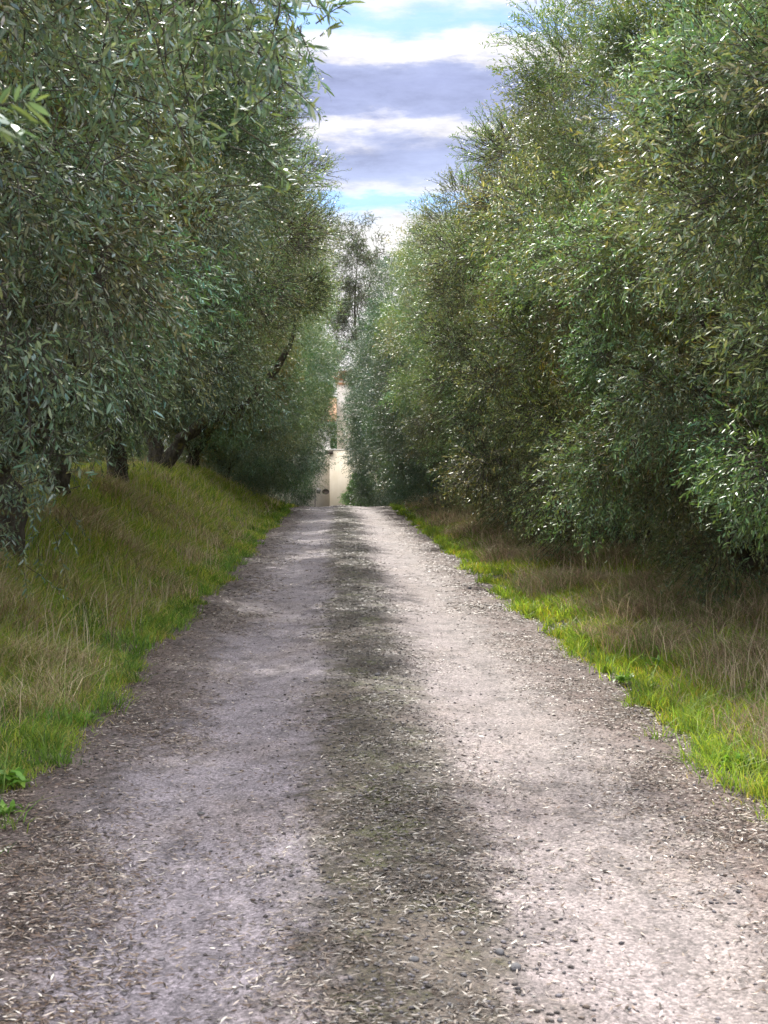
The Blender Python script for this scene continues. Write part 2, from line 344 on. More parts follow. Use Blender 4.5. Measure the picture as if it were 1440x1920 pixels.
def olive(side, x, y, H, inner, z0, ry, lod, seed, label, cx=None, extra=None, limbs=None, dens=1.0, fill=1, arch=0, tone=(1, 1, 1)):
    r = np.random.default_rng(seed); gz = float(ground_z(x, y))
    root = empty('olive_tree', (x, y, gz)); tag(root, label, 'olive tree', 'olive trees lining the gravel road')
    org = np.array([x, y, gz])
    rx = abs(x - inner) + .15 if cx is None else abs(cx - inner)
    c = np.array([(inner + side * rx) , y, (z0 + H) / 2]); rad = np.array([rx, ry, (H - z0) / 2])
    sc_, hi = [(1.0, True), (1.12, False), (1.5, False), (2.1, False)][lod]
    n_cl = int([150, 150, 150, 150][lod] * dens); per = [175, 115, 72, 46][lod]
    P, D, L, hue = crown_twigs(c, rad, z0, n_cl, per, r, tl=.21 * (1 + .15 * lod), road_side=-side)
    if arch:
        k = P[:, 2] > z0 + arch * smooth(-2.6, -.7, P[:, 0]) + .28 * wob(P[:, 0], P[:, 1], 2.5, seed) - .5 * r.random(len(P)) ** 3
        P, D, L, hue = P[k], D[k], L[k], hue[k]
    if extra is not None:
        P2, D2, L2 = extra; P = np.vstack([P, P2]); D = np.vstack([D, D2]); L = np.concatenate([L, L2]); hue = np.vstack([hue, np.ones((len(P2), 3))])
    iv = in_view(P, .13); keep = (iv | (r.random(len(P)) < .2)) & ((P[:, 1] > 1.3))
    if extra is not None: keep[-len(extra[0]):] = True
    P, D, L, hue = P[keep], D[keep], L[keep], hue[keep] * np.array(tone)
    sets = [twigs_to_leaves(P - org, D, L, [13, 12, 11, 10][lod], .045 * sc_, .0108 * sc_, hi, hue, r)]
    # the shaded inside of the crown, coarser leaves
    ni = [9000, 8000, 6500, 5000][lod] * fill; u = rdir(ni, r) * r.uniform(.3, .8, (ni, 1)); Pi = c + u * rad
    Pi = Pi[Pi[:, 2] > z0 + .2 + arch * smooth(-2.6, -.7, Pi[:, 0])]
    sets.append(twigs_to_leaves(Pi - org, rdir(len(Pi), r), np.full(len(Pi), .4), 9, .12, .032, False, np.tile([(1.25, .85, .5)], (len(Pi), 1)), r))
    link('crown', leaf_mesh('crown', sets, M_leaf), root)
    if lod < 2:
        ms = stem_mesh('twigs', [stems(P - org, D, L, .004 * (1 + lod), r, seg=3)], M_bark); tw = link('twigs', ms, root); tag(tw, kind='stuff')
    th = max(.5, z0 - gz) * .55 + .35
    jx = r.normal(0, .12, 2)
    if limbs is None:
        fork = np.array([jx[0], jx[1], th])
        tube('trunk', [(0, 0, -.25), (0, 0, .1), (jx[0] * .4, jx[1] * .4, th * .55), fork], [.27, .19, .15, .13], M_bark, root, seg=14, gnarl=.13, seed=seed)
        nl = 5
        for k in range(nl):
            a = 2 * math.pi * (k + r.uniform(-.2, .2)) / nl + (math.pi if side > 0 else 0)
            e = (c - org) + np.array([math.cos(a) * rx * .62, math.sin(a) * ry * .62, rad[2] * r.uniform(.1, .55)])
            m1 = fork + (e - fork) * .35 + np.array([math.cos(a) * .25, math.sin(a) * .25, -.1]); m2 = fork + (e - fork) * .7 + r.normal(size=3) * .2
            tube('limb', [fork - (0, 0, .12), m1, m2, e], [.11, .085, .055, .02], M_bark, root, seg=8, gnarl=.1, seed=seed * 10 + k, sub=5)
    else:
        for j, (pts, rd) in enumerate(limbs):
            tube('trunk' if j == 0 else 'limb', [np.array(p) - org for p in pts], rd, M_bark, root, seg=12, gnarl=.12, seed=seed * 10 + j)
    return root

def spray(base, tip, n, r, spread=.35, L=.22):
    """twigs hung along a long branch"""
    base = np.array(base, float); tip = np.array(tip, float); t = r.uniform(0, 1, n) ** .8
    P = base + (tip - base) * t[:, None] + r.normal(size=(n, 3)) * spread * .25
    D = nrm((tip - base)[None] * .5 + r.normal(size=(n, 3)) * .6 + np.array([0, 0, -.25]))
    return P, D, L * r.uniform(.6, 1.4, n)
def cat(*s): return tuple(np.concatenate(a) for a in zip(*s))
r0 = np.random.default_rng(99)
ex1 = cat(spray((-2.7, 9.0, 2.0), (-2.15, 8.6, 1.15), 110, r0, .9, .2), spray((-3.3, 11.5, 2.3), (-2.75, 11.2, 1.3), 130, r0, .9, .2), spray((-1.1, 4.9, 3.5), (-.4, 4.4, 3.1), 190, r0, .9), spray((-.5, 4.3, 3.15), (-.12, 4.0, 2.78), 18, r0, .2, .13), spray((-2.2, 5.5, 3.3), (-.9, 5.2, 2.9), 260, r0, 1.2),
          spray((-1.4, 2.6, 2.5), (-.56, 2.2, 2.16), 15, r0, .15, .10), spray((-.34, 4.4, 3.16), (-.12, 4.1, 2.98), 55, r0, .45, .11), spray((-1.6, 5, 2.2), (-1.0, 5.2, 1.9), 50, r0), spray((-1.9, 6.5, 2.1), (-1.35, 6.2, 1.55), 60, r0, .4))
shade_bough = cat(spray((-1.3, 13.2, 7.25), (.4, 14.0, 7.55), 420, r0, 1.0))
ex1 = tuple(a[(ex1[0][:, 0] < -.02) | (ex1[0][:, 2] < 2.9)] for a in ex1)
shade_bough = tuple(a[shade_bough[0][:, 2] > 1.66 + .37 * shade_bough[0][:, 1]] for a in shade_bough)      # unseen bough added above the frame to shade the road
LT = [  # y, H, inner, z0, ry, lod, label
 (6.0, 7.2, -.95, 1.6, 3.3, 0, 'nearest olive tree on the left, its leaves hanging large into the top left corner'),
 (12.0, 7.7, -.8, 1.7, 3.2, 0, 'second nearest olive tree on the left, drooping low over the dry grass bank'),
 (17.5, 7.6, -.6, 2.3, 3.0, 1, 'third olive tree on the left, short dark trunk on top of the grassy bank'),
 (23.0, 7.2, -.5, 2.75, 3.0, 1, 'fourth olive tree on the left, between the dark trunks and the leaning limb'),
 (29.0, 7.4, -.35, 3.0, 3.1, 2, 'left olive tree with a long dark limb leaning towards the road'),
 (35.0, 7.1, -.4, 1.5, 3.0, 2, 'left olive tree just behind the leaning limb, crown overhanging the track'),
 (41.0, 7.4, -.35, .7, 3.0, 2, 'left olive tree where the bank runs down to the crest of the road'),
 (47.5, 7.0, -.55, -.1, 3.0, 2, 'grey green left olive tree just over the crest, foliage down to the ground'),
 (54.5, 6.8, -.9, -1.1, 3.2, 3, 'far left olive tree beyond the crest, next to the lamp post'),
 (63.0, 6.5, -1.35, -1.2, 3.5, 3, 'farthest olive tree on the left, close in front of the house'),
]
RT = [
 (7.2, 7.0, 2.2, .4, 3.1, 0, 'nearest olive tree on the right, pale sprays reaching in from the right edge'),
 (12.8, 7.5, 2.25, .35, 3.7, 0, 'second nearest olive tree on the right, tall, low dark hollow at its foot'),
 (18.3, 7.4, 2.1, .35, 3.7, 1, 'third olive tree on the right, glittering crown above the brown dry grass'),
 (23.8, 7.3, 1.8, .35, 3.7, 1, 'fourth olive tree on the right, top leaning in against the grey cloud'),
 (29.5, 7.2, 1.5, 1.5, 3.7, 2, 'fifth olive tree on the right, its crown top at the pale cloud band'),
 (35.5, 7.2, 1.3, .3, 3.7, 2, 'dark bluish olive tree on the right before the crest'),
 (41.5, 8.6, 1.05, .2, 3.0, 2, 'tallest of the far olive trees on the right, its crown edging the sky gap'),
 (48.5, 7.3, .8, -.2, 3.2, 2, 'silvery olive tree on the right at the crest of the road'),
 (56.0, 7.0, .75, -1.2, 3.2, 3, 'far right olive tree beyond the crest, just behind the small conifer'),
 (65.0, 6.6, 1.0, -1.2, 3.4, 3, 'farthest olive tree on the right, against the tower of the house'),
]
limbA = [([(-4.0, 29, 1.1), (-3.7, 29, 1.7), (-3.1, 28.8, 2.35), (-2.2, 28.5, 2.75), (-1.55, 28.3, 3.3), (-1.0, 28, 4.1), (-.8, 28, 5)], [.21, .16, .13, .11, .085, .055, .02]),
         ([(-4.0, 29, 1.3), (-4.2, 29.3, 2.4), (-4.4, 29.5, 3.6), (-4.2, 29.8, 5)], [.2, .15, .12, .04]),
         ([(-2.2, 28.5, 2.75), (-2.3, 28.4, 3.6), (-2.0, 28.3, 4.8)], [.1, .07, .03])]
limbB = [([(-3.3, 12.2, .5), (-3.15, 12.2, 1.1), (-3.3, 12.3, 1.7), (-2.9, 12.2, 2.4)], [.28, .19, .15, .12]),
         ([(-3.3, 12.3, 1.5), (-2.6, 11.8, 2.1), (-2.2, 11.2, 2.6), (-1.9, 11, 3.6)], [.14, .1, .08, .03]),
         ([(-3.0, 12.2, 2.2), (-3.4, 12.5, 3.2), (-3.3, 12.6, 4.6)], [.15, .1, .04]),
         ([(-2.9, 12.2, 2.1), (-2.3, 13, 2.9), (-2.0, 13.5, 4.1)], [.13, .09, .03])]
limbB.append(([(-3.3, 12.6, 4.4), (-2.2, 12.6, 6.6), (-1.0, 13.3, 7.3), (.3, 13.9, 7.5)], [.05, .035, .02, .006]))  # limb carrying the added bough that shades the road
limbC = [([(-3.5, 6.4, .4), (-3.3, 6.6, 1.2), (-3.1, 6.9, 1.8)], [.24, .17, .14]),
         ([(-3.15, 6.9, 1.7), (-2.55, 7.2, 1.85), (-2.1, 7.5, 2.15), (-1.95, 7.6, 2.5), (-2.1, 7.7, 3.1)], [.1, .06, .045, .035, .02]),
         ([(-3.1, 6.8, 1.75), (-2.5, 7.4, 2.35), (-2.05, 7.6, 2.2), (-1.75, 7.6, 2.35), (-1.5, 7.6, 2.3)], [.09, .05, .035, .025, .012]),
         ([(-3.1, 6.8, 1.7), (-2.9, 6.2, 2.8), (-2.0, 5.6, 3.6), (-1.1, 4.9, 3.5), (-.35, 4.3, 3.1)], [.13, .07, .03, .012, .004]),
         ([(-2.9, 6.2, 2.7), (-2.2, 4.2, 3.0), (-1.4, 2.7, 2.55), (-.62, 2.25, 2.2)], [.07, .04, .015, .005])]
for i, (y, H, inner, z0, ry, lod, lab) in enumerate(LT):
    x = [-3.5, -3.3, -3.8, -3.9, -4.0, -3.9, -3.6, -3.5, -3.6, -4.0][i]
    olive(-1, x, y, H, inner, z0, ry, lod, 100 + i, lab, cx=inner - 3.2, extra={0: ex1, 1: shade_bough}.get(i), limbs={0: limbC, 1: limbB, 4: limbA}.get(i), arch={1: .35, 2: 1.35, 3: 1.55, 4: 1.6}.get(i, 0), tone=[(.9, .98, 1.1), (.92, 1, 1.05), (1, 1.02, .95), (1.05, 1.06, .85), (1.08, 1.06, .85), (.9, 1, 1), (.66, .76, .8), (.55, .70, .78), (.5, .64, .72), (.5, .6, .66)][i], fill=[1, 1, 1, 1, 1, 2, 2, 2, 2, 2][i], dens=[.95, 1.2, 1.15, 1, 1, 1.1, 1.3, 1.3, 1.3, 1.2][i])
for i, (y, H, inner, z0, ry, lod, lab) in enumerate(RT):
    x = [4.6, 4.3, 4.4, 4.2, 4.0, 4.0, 3.8, 3.6, 3.4, 3.6][i]
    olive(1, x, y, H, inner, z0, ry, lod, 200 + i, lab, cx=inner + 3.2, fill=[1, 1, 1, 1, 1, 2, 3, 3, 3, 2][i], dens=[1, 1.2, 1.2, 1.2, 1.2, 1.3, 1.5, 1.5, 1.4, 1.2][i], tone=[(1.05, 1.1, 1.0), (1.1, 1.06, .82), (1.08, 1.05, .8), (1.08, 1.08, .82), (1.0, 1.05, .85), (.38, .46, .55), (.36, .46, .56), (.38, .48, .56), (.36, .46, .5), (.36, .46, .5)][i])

r = np.random.default_rng(77); ax, ay = 1.5, 74.0; gz = float(ground_z(ax, ay)); at_ = empty('airy_tree', (ax, ay, gz))
tag(at_, 'tall thin crowned tree with sky showing through, in the gap above the house', 'tree')
cen_ = rdir(150, r) * (r.random((150, 1)) ** .45) * np.array([2.3, 2.0, 5.2]) + np.array([ax - .25, ay, 10.6])
ix = np.repeat(np.arange(150), 30); P = cen_[ix] + rdir(len(ix), r) * (.5 * r.random((len(ix), 1)) ** .5); P = P[:, :]
D = nrm(rdir(len(ix), r) + np.array([0, 0, .5])); L = r.uniform(.2, .5, len(ix)); hue = np.full((len(ix), 3), 1.0)
link('crown', leaf_mesh('crown', [twigs_to_leaves(P - (ax, ay, gz), D, L, 9, .10, .03, False, hue * .7, r)], M_leaf), at_)
link('twigs', stem_mesh('twigs', [stems(P - (ax, ay, gz), D, L, .02, r, seg=2)], M_bark), at_)['kind'] = 'stuff'
tube('trunk', [(0, 0, -.3), (.2, 0, 4), (-.1, 0, 8), (-.4, 0, 12), (-.2, 0, 15.5)], [.2, .14, .08, .05, .01], M_bark, at_, seed=7)
for k in range(5):
    a = k * 1.4; zb = 7 + k * 1.4; tube('limb', [(-.1, 0, zb), (math.cos(a) * .5, math.sin(a) * .8, zb + .7), (math.cos(a) * .9, math.sin(a) * 1.2, zb + 1.7), (math.cos(a) * 1.6, math.sin(a) * 1.5, zb + 2.1)], [.05, .035, .02, .008], M_bark, at_, seed=k, seg=7)

# second rows of the grove, coarse, seen only as darkness between the trunks
def grove_proto(seed):
    r = np.random.default_rng(seed); c = np.array([0, 0, 3.4]); rad = np.array([3.0, 3.4, 3.2])
    P, D, L, hue = crown_twigs(c, rad, .3, 75, 30, r, cr=(.6, 1.0), tl=.4, road_side=1)
    return leaf_mesh('crown', [twigs_to_leaves(P, D, L, 10, .15, .04, False, hue, r)], M_leaf)
gm = grove_proto(5)
tr_me = None
for k, (x, y) in enumerate([(-9.2, 16), (-9.5, 23), (-9.2, 30), (-9.6, 37), (-9.2, 44), (9.6, 15), (9.8, 22), (9.4, 29), (9.6, 36), (9.5, 43)]):
    gz = float(ground_z(x, y)); t = empty('olive_tree', (x, y, gz))
    tag(t, '%s shadowy olive tree in the second row behind the %s roadside trees' % (('nearest', 'second nearest', 'middle', 'second farthest', 'farthest')[k % 5], 'left' if x < 0 else 'right'), 'olive tree', 'olive trees behind the left row' if x < 0 else 'olive trees behind the right row')
    cr = link('crown', gm, t); cr.rotation_euler = (0, 0, .7 * k); cr.scale = (1, 1, .95 + .02 * (k % 4))
    if tr_me is None:
        to = tube('trunk', [(0, 0, -.3), (0, 0, .3), (.1, 0, 1.2), (.05, .1, 2.6)], [.3, .24, .2, .1], M_bark, t, seed=3); tr_me = to.data
    else: link('trunk', tr_me, t)

def undergrowth(x0, x1, n, seed, lab):
    r = np.random.default_rng(seed); y = r.uniform(6, 60, n); x = r.uniform(x0, x1, n)
    hh = .9 + .8 * (wob(x, y, .9, seed) + .6)
    P = np.stack([x, y, ground_z(x, y) + np.clip(hh, .3, 2.4) * r.random(n) ** .8], 1); D = nrm(rdir(n, r) + np.array([0, 0, .6]))
    me = leaf_mesh('undergrowth', [twigs_to_leaves(P, D, np.full(n, .45), 9, .13, .035, False, np.tile([(1.1, .9, .6)], (n, 1)), r)], M_leaf)
    tag(link('undergrowth', me), lab, 'undergrowth', kind='stuff')
undergrowth(-8.2, -6.0, 9000, 61, 'dark tangled scrub in the shade behind the left olive trunks')
undergrowth(6.0, 8.2, 7000, 62, 'dark tangled scrub in the shade behind the right olive trunks')

# ------------------------------------------------------------ grass
def blades(name, X, Y, H, Wd, lean, color, m, r):
    n = len(X); Z = ground_z(X, Y); b = np.stack([X, Y, Z - .01], 1)
    a = r.uniform(0, 2 * math.pi, n); s = np.stack([np.cos(a), np.sin(a), np.zeros(n)], 1)
    a2 = r.uniform(0, 2 * math.pi, n); ln = np.stack([np.cos(a2), np.sin(a2), np.zeros(n)], 1) * (lean * r.uniform(.2, 1.6, n))[:, None]
    up = np.array([0, 0, 1.])
    h = H[:, None]; w_ = Wd[:, None]
    m1 = b + up * h * .55 + ln * h * .3; tp = b + up * h * (1 - .25 * lean[:, None]) + ln * h
    V = np.stack([b - s * w_ * .5, b + s * w_ * .5, m1 + s * w_ * .42, m1 - s * w_ * .42, tp], 1).reshape(-1, 3)
    lp = (np.array([0, 1, 2, 3, 3, 2, 4])[None] + (np.arange(n) * 5)[:, None]).ravel()
    st = (np.array([0, 4])[None] + (np.arange(n) * 7)[:, None]).ravel()
    me = raw_mesh(name, V, lp, st, np.tile([4, 3], n), m, np.repeat(color, 2, 0))
    return link(name, me)
def scatter(n, xr, dens, r, y0=3.2, y1=52, p=1.0):
    """n points, nearer ones more often; dens(x,y) in 0..1"""
    y = y0 * (y1 / y0) ** (r.random(n) ** p) ; x = r.uniform(xr[0], xr[1], n)
    k = r.random(n) < dens(x, y); k &= (x / y > -.46) & (x / y < .62)
    return x[k], y[k]
r = np.random.default_rng(31)
edge_l = lambda y: EL + .05 + .15 * wob(0 * y, y, 1.1, 5) + .12 * wob(0 * y, y, 3.3, 6) + .06 * wob(0 * y, y, 11, 16)
edge_r = lambda y: ER + .0 + .15 * wob(0 * y, y, 1.3, 7) + .13 * wob(0 * y, y, 3.7, 8) + .06 * wob(0 * y, y, 10, 18)
def pal(cols, n, r, p=None): 
    c = np.array(cols); return c[r.choice(len(c), n, p=p)] * r.uniform(.7, 1.3, (n, 1))
GR = [(.15, .28, .04), (.21, .33, .05), (.29, .36, .06), (.11, .19, .04), (.36, .35, .13)]
DR = [(.46, .41, .22), (.54, .45, .27), (.36, .29, .18), (.28, .22, .12), (.64, .56, .38), (.20, .30, .07), (.24, .32, .09), (.42, .31, .22)]
# green, right side
x, y = scatter(460000, (ER - .3, ER + 3.2), lambda x, y: smooth(-.10, .16, x - edge_r(y) + .1 * wob(x, y, 9.0, 41)) * np.clip(1.0 - (x - edge_r(y)) * .6 + .35 * wob(x, y, 1.4, 55), .12, 1) * np.clip(.5 + .9 * wob(x, y, 2.9, 9) + .6 * wob(x, y, 8.0, 52), .05, 1), r)
n = len(x); h = (.05 + .10 * np.clip(x - edge_r(y), 0, 1) + .05 * np.clip(wob(x, y, 1.9, 10), 0, 1)) * r.uniform(.5, 1.5, n)
c1 = pal(GR, n, r) * np.array([1.15, 1.05, .8])
o1 = blades('grass', x, y, h, .0018 + .0006 * y, np.full(n, .55), c1, M_grass, r); tag(o1, 'short bright green grass growing along the right edge of the gravel road', 'grass', kind='stuff')
# green, left side
x, y = scatter(600000, (EL - 4.2, EL + .3), lambda x, y: smooth(-.10, .16, edge_l(y) - x + .1 * wob(x, y, 9.0, 42)) * np.clip(1.15 - (edge_l(y) - x) * (.22 - .2 * smooth(20, 30, y)), .4, 1) * np.clip(.65 + 1.0 * wob(x, y, 2.3, 11) + .4 * wob(x, y, 8.0, 51), .08, 1), r)
n = len(x); h = (.06 + .12 * np.clip(edge_l(y) - x, 0, 1) + .05 * np.clip(wob(x, y, 1.7, 12), 0, 1)) * r.uniform(.5, 1.5, n)
c1 = pal(GR, n, r) * np.array([1.35, 1.25, 1.4])
o2 = blades('grass', x, y, h, .0018 + .0006 * y, np.full(n, .55), c1, M_grass, r); tag(o2, 'green grass covering the foot of the left bank beside the road', 'grass', kind='stuff')
# dry, left bank
x, y = scatter(560000, (EL - 4.4, EL), lambda x, y: smooth(.1, .8, edge_l(y) - x) * np.clip(.22 + .9 * wob(x, y, 1.5, 13) + .3 * wob(x, y, 6, 53), .05, .85) * (1 - .85 * smooth(20, 29, y)), r)
n = len(x); h = (.12 + .17 * np.clip(.4 + wob(x, y, 1.5, 13), 0, 1)) * r.uniform(.5, 1.4, n)
c1 = pal(DR, n, r); o3 = blades('dry_grass', x, y, h, .0012 + .00042 * y, np.full(n, .9), c1, M_dry, r); tag(o3, 'tall dry straw coloured grass tangled over the left bank', 'dry grass', kind='stuff')
# dry, right verge
x, y = scatter(600000, (ER + .2, ER + 3.8), lambda x, y: smooth(.05, 1.3, x - edge_r(y) + .4 * wob(x, y, 2.1, 15)) * np.clip(.62 + .7 * wob(x, y, 1.6, 14), .1, 1), r)
n = len(x); h = (.13 + .20 * np.clip(.4 + wob(x, y, 1.6, 14), 0, 1)) * r.uniform(.5, 1.4, n)
c1 = pal([(.36, .27, .20), (.30, .21, .17), (.46, .36, .24), (.24, .18, .13), (.56, .48, .34), (.18, .27, .07), (.2, .3, .08)], n, r)
o4 = blades('dry_grass', x, y, h, .0012 + .00042 * y, np.full(n, .85), c1, M_dry, r)
def tufts(n, xr, edge, sgn, lab, cols, seed):
    r = np.random.default_rng(seed); x, y = scatter(n, xr, lambda x, y: np.clip(1 - sgn * (x - edge(y)) * .6, .1, 1) * smooth(-.25, .05, sgn * (x - edge(y))), r, 3.2, 46)
    m = 34; s_ = np.repeat(r.uniform(.6, 1.5, len(x)), m); X = np.repeat(x, m) + r.normal(0, .035, len(x) * m) * s_; Y = np.repeat(y, m) + r.normal(0, .035, len(x) * m) * s_
    tag(blades('grass_tufts', X, Y, s_ * r.uniform(.07, .20, len(X)), .0026 + .0005 * Y, np.full(len(X), .8), pal(cols, len(X), r) * np.repeat(r.uniform(.7, 1.3, (len(x), 1)), m, 0), M_grass, r), lab, 'grass', kind='stuff')
tufts(1500, (ER - .1, ER + 1.8), edge_r, 1, 'taller tufts of yellow green grass along the right road edge', [(.22, .36, .05), (.30, .38, .07), (.14, .26, .05)], 71)
tufts(1800, (EL - 2.6, EL + .1), edge_l, -1, 'taller tufts of green grass along the left road edge', [(.14, .28, .05), (.2, .3, .07), (.1, .2, .05)], 72)
for lo_, hi_, lab_, sd_ in ((EL - 3.4, EL - .25, 'pale seed stalks standing above the dry grass of the left bank', 1), (ER + .5, ER + 3.2, 'pale seed stalks standing above the brown grass on the right', 2)):
    x, y = scatter(9000, (lo_, hi_), lambda x, y: np.clip(.3 + wob(x, y, 2.2, 60 + sd_), .03, 1), r); n = len(x)
    tag(blades('seed_stalks', x, y, r.uniform(.3, .62, n), .0016 + .0003 * y, np.full(n, .45), pal([(.62, .55, .40), (.5, .42, .30), (.42, .33, .24)], n, r), M_dry, r), lab_, 'dry grass', kind='stuff')
tag(o4, 'reddish brown dry grass under the right row of olive trees', 'dry grass', kind='stuff')

# ------------------------------------------------------------ litter and stones on the road
r = np.random.default_rng(57)
def strip(x, y):
    t = x - .2 + .12 * wob(x, y, 1.7, 21)
    e = smooth(.7, 1.25, -t) + smooth(.85, 1.5, t); cst = np.exp(-((t - .05) / .42) ** 2) * .9
    return np.clip((e + cst) * np.clip(.5 + .7 * wob(x, y, 1.9, 22) + .5 * wob(x, y, 6.5, 24), .10, 1) + .16 * np.clip(wob(x, y, 1.3, 23) + .1, .12, 1), 0, 1)
def dead_leaves(n, y0, y1, sc_):
    x, y = scatter(n, (EL - .6, ER + .6), strip, r, y0, y1)
    n = len(x); z = np.maximum(road_prof(x, y), ground_z(x, y)) + r.uniform(.002, .012, n)
    a = r.normal(0, .9, n); d = nrm(np.stack([np.cos(a), np.sin(a), r.normal(0, .12, n)], 1) * np.where(r.random(n) < .5, 1, -1)[:, None])
    up = np.array([0, 0, 1.]) + r.normal(size=(n, 3)) * .3; nn = nrm(up - d * (up * d).sum(1, keepdims=True))
    L = .040 * sc_ * r.uniform(.35, 1.35, n); W = .0075 * sc_ * r.uniform(.5, 1.3, n)
    c = pal([(.20, .16, .13), (.32, .27, .23), (.085, .058, .046), (.038, .029, .024), (.13, .09, .065), (.48, .44, .39)], n, r, [.17, .09, .24, .31, .15, .04])
    c = c * (1.15 - .6 * np.exp(-((x - .25) / .4) ** 2))[:, None]      # leaves coloured darker towards the unwheeled middle
    return (np.stack([x, y, z], 1), d, nn, L, W, True, r.uniform(-.12, .2, n), c)
me = leaf_mesh('leaf_litter', [dead_leaves(290000, 3.2, 14, .85), dead_leaves(140000, 13, 50, 1.4)], M_litter)
tag(link('leaf_litter', me), 'fallen dry olive leaves strewn over the edges and middle of the road', 'leaf litter', kind='stuff')
M_peb = leafmat('pebble', rough=.85, trans=0, silver=0, spec=.2)
def pebbles(n, y0, y1, s0, s1, dens):
    x, y = scatter(n, (EL - .1, ER + .2), dens, r, y0, y1)
    n = len(x); s = s0 * (s1 / s0) ** (r.random(n) ** 3) ; z = road_prof(x, y) + s * .12
    base = np.array([(1, 0, 0), (.5, .87, .1), (-.5, .87, -.1), (-1, 0, 0), (-.5, -.87, .1), (.5, -.87, 0), (.1, .1, .75), (0, 0, -.6)])
    V = base[None] * r.uniform(.65, 1.2, (n, 8, 1)); a = r.uniform(0, 6.28, n)
    ca, sa = np.cos(a)[:, None], np.sin(a)[:, None]; V = V * np.array([1, .72, .6])
    V = np.stack([V[..., 0] * ca - V[..., 1] * sa, V[..., 0] * sa + V[..., 1] * ca, V[..., 2]], -1) * s[:, None, None] * .5
    V = V + np.stack([x, y, z], 1)[:, None]
    f = []
    for k in range(6): f += [k, (k + 1) % 6, 6, (k + 1) % 6, k, 7]
    lp = (np.array(f)[None] + (np.arange(n) * 8)[:, None]).ravel(); nf = n * 12
    c = pal([(.10, .095, .10), (.15, .14, .15), (.07, .063, .06), (.24, .22, .21), (.12, .095, .08)], n, r, [.27, .3, .17, .12, .14])
    return V.reshape(-1, 3), lp, nf, np.repeat(c, 12, 0)
cen = lambda x, y: np.clip(np.exp(-((x - .25 + .1 * wob(x, y, 1.7, 21)) / .38) ** 2) + .05 + .3 * smooth(1, 1.5, np.abs(x - .2)), 0, 1)
V, lp, nf, c = pebbles(120000, 3.2, 30, .004, .03, cen)
tag(link('gravel', raw_mesh('gravel', V, lp, np.arange(nf) * 3, np.full(nf, 3), M_peb, c)), 'loose grey gravel thickest along the middle strip of the road', 'gravel', kind='stuff')

# single larger stones
def gy(px, py, z=0):      # pixel of the photograph -> point of the road plane
    y = 1.6 * FPX / (py - 862); return (px - 630) / FPX * y, y
M_stone = plaster('stone', (.05, .05, .055), (.13, .125, .13), .8)
def stone(px, py, s, lab, sd):
    x, y = gy(px, py); rr = np.random.default_rng(sd); V = []; F = []; nu, nv = 10, 7
    V.append((0, 0, .5))
    for i in range(1, nv):
        for j in range(nu):
            a, b = math.pi * i / nv, 2 * math.pi * j / nu
            V.append((math.sin(a) * math.cos(b), .75 * math.sin(a) * math.sin(b), .5 * math.cos(a)))
    V.append((0, 0, -.5)); e = len(V) - 1
    for j in range(nu):
        j2 = (j + 1) % nu; F.append([0, 1 + j, 1 + j2]); F.append([e, e - nu + j2, e - nu + j])
        for i in range(nv - 2): F.append([1 + i * nu + j, 1 + (i + 1) * nu + j, 1 + (i + 1) * nu + j2, 1 + i * nu + j2])
    V = np.array(V) * (1 + .16 * np.sin(np.array(V) * 3.1 + sd).sum(1, keepdims=True) / 1.5 + rr.normal(0, .05, (len(V), 1))) * s * .5
    o = poly_obj('stone', V, F, M_stone, smooth=False, loc=(x, y, float(road_prof(x, y)) + s * .12)); o.rotation_euler = (0, 0, sd)
    tag(o, lab, 'stone', 'larger stones lying on the road')
stone(972, 1851, .042, 'dark bluish stone nearest the camera, on the litter right of the middle strip', 1)
stone(941, 1820, .036, 'round dark brown stone just behind the bluish one, right of the middle strip', 2)
stone(777, 1842, .034, 'dark stone at the bottom of the middle strip among pale leaves', 3)
stone(803, 1677, .034, 'greenish grey stone in the middle strip beside a pale curled leaf', 4)
stone(1292, 1552, .04, 'brown stone on the sunlit gravel near the lower right edge', 5)
stone(374, 1527, .036, 'dark flat stone alone on the smooth left wheel track', 6)
stone(708, 1280, .05, 'small dark lump in the middle strip, halfway up the road', 7)
stone(882, 1107, .06, 'dark stone on the pale right side of the road, far up', 8)

# broad leaved weeds
M_weed = leafmat('weed_leaf', rough=.45, trans=.35, silver=.1, tcol=(1.5, 1.5, .5))
def weed(px, py, s, nl, lab, sd):
    x, y = gy(px, py); rr = np.random.default_rng(sd); a = rr.uniform(0, 6.28, nl); el = rr.uniform(.15, .9, nl)
    d = np.stack([np.cos(a) * np.cos(el), np.sin(a) * np.cos(el), np.sin(el)], 1)
    up = np.array([0, 0, 1.]) + rr.normal(size=(nl, 3)) * .15; nn = nrm(up - d * (up * d).sum(1, keepdims=True))
    P = rr.normal(size=(nl, 3)) * np.array([.3, .3, 0]) * s; c = pal([(.10, .22, .03), (.13, .27, .04), (.18, .3, .05)], nl, rr)
    root = empty('weed', (x, y, float(ground_z(x, y)) + .03)); tag(root, lab, 'weed', 'leafy weeds at the road edge')
    link('leaves', leaf_mesh('leaves', [(P, d, nn, s * rr.uniform(.5, 1.1, nl), s * rr.uniform(.22, .34, nl), True, rr.uniform(.05, .3, nl), c)], M_weed), root)
weed(28, 1478, .11, 46, 'fresh green leafy weed at the left road edge, lowest in view', 1)
weed(10, 1530, .08, 30, 'small leafy weed partly cut by the left frame edge', 2)
weed(150, 1362, .10, 50, 'leafy weed poking out of the grass onto the left road edge, higher up', 3)
weed(1400, 1455, .10, 50, 'leafy green weed at the lower right corner of the grass', 4)
weed(1175, 1290, .09, 40, 'flat yellow green weed at the tip of the grass on the right edge', 5)
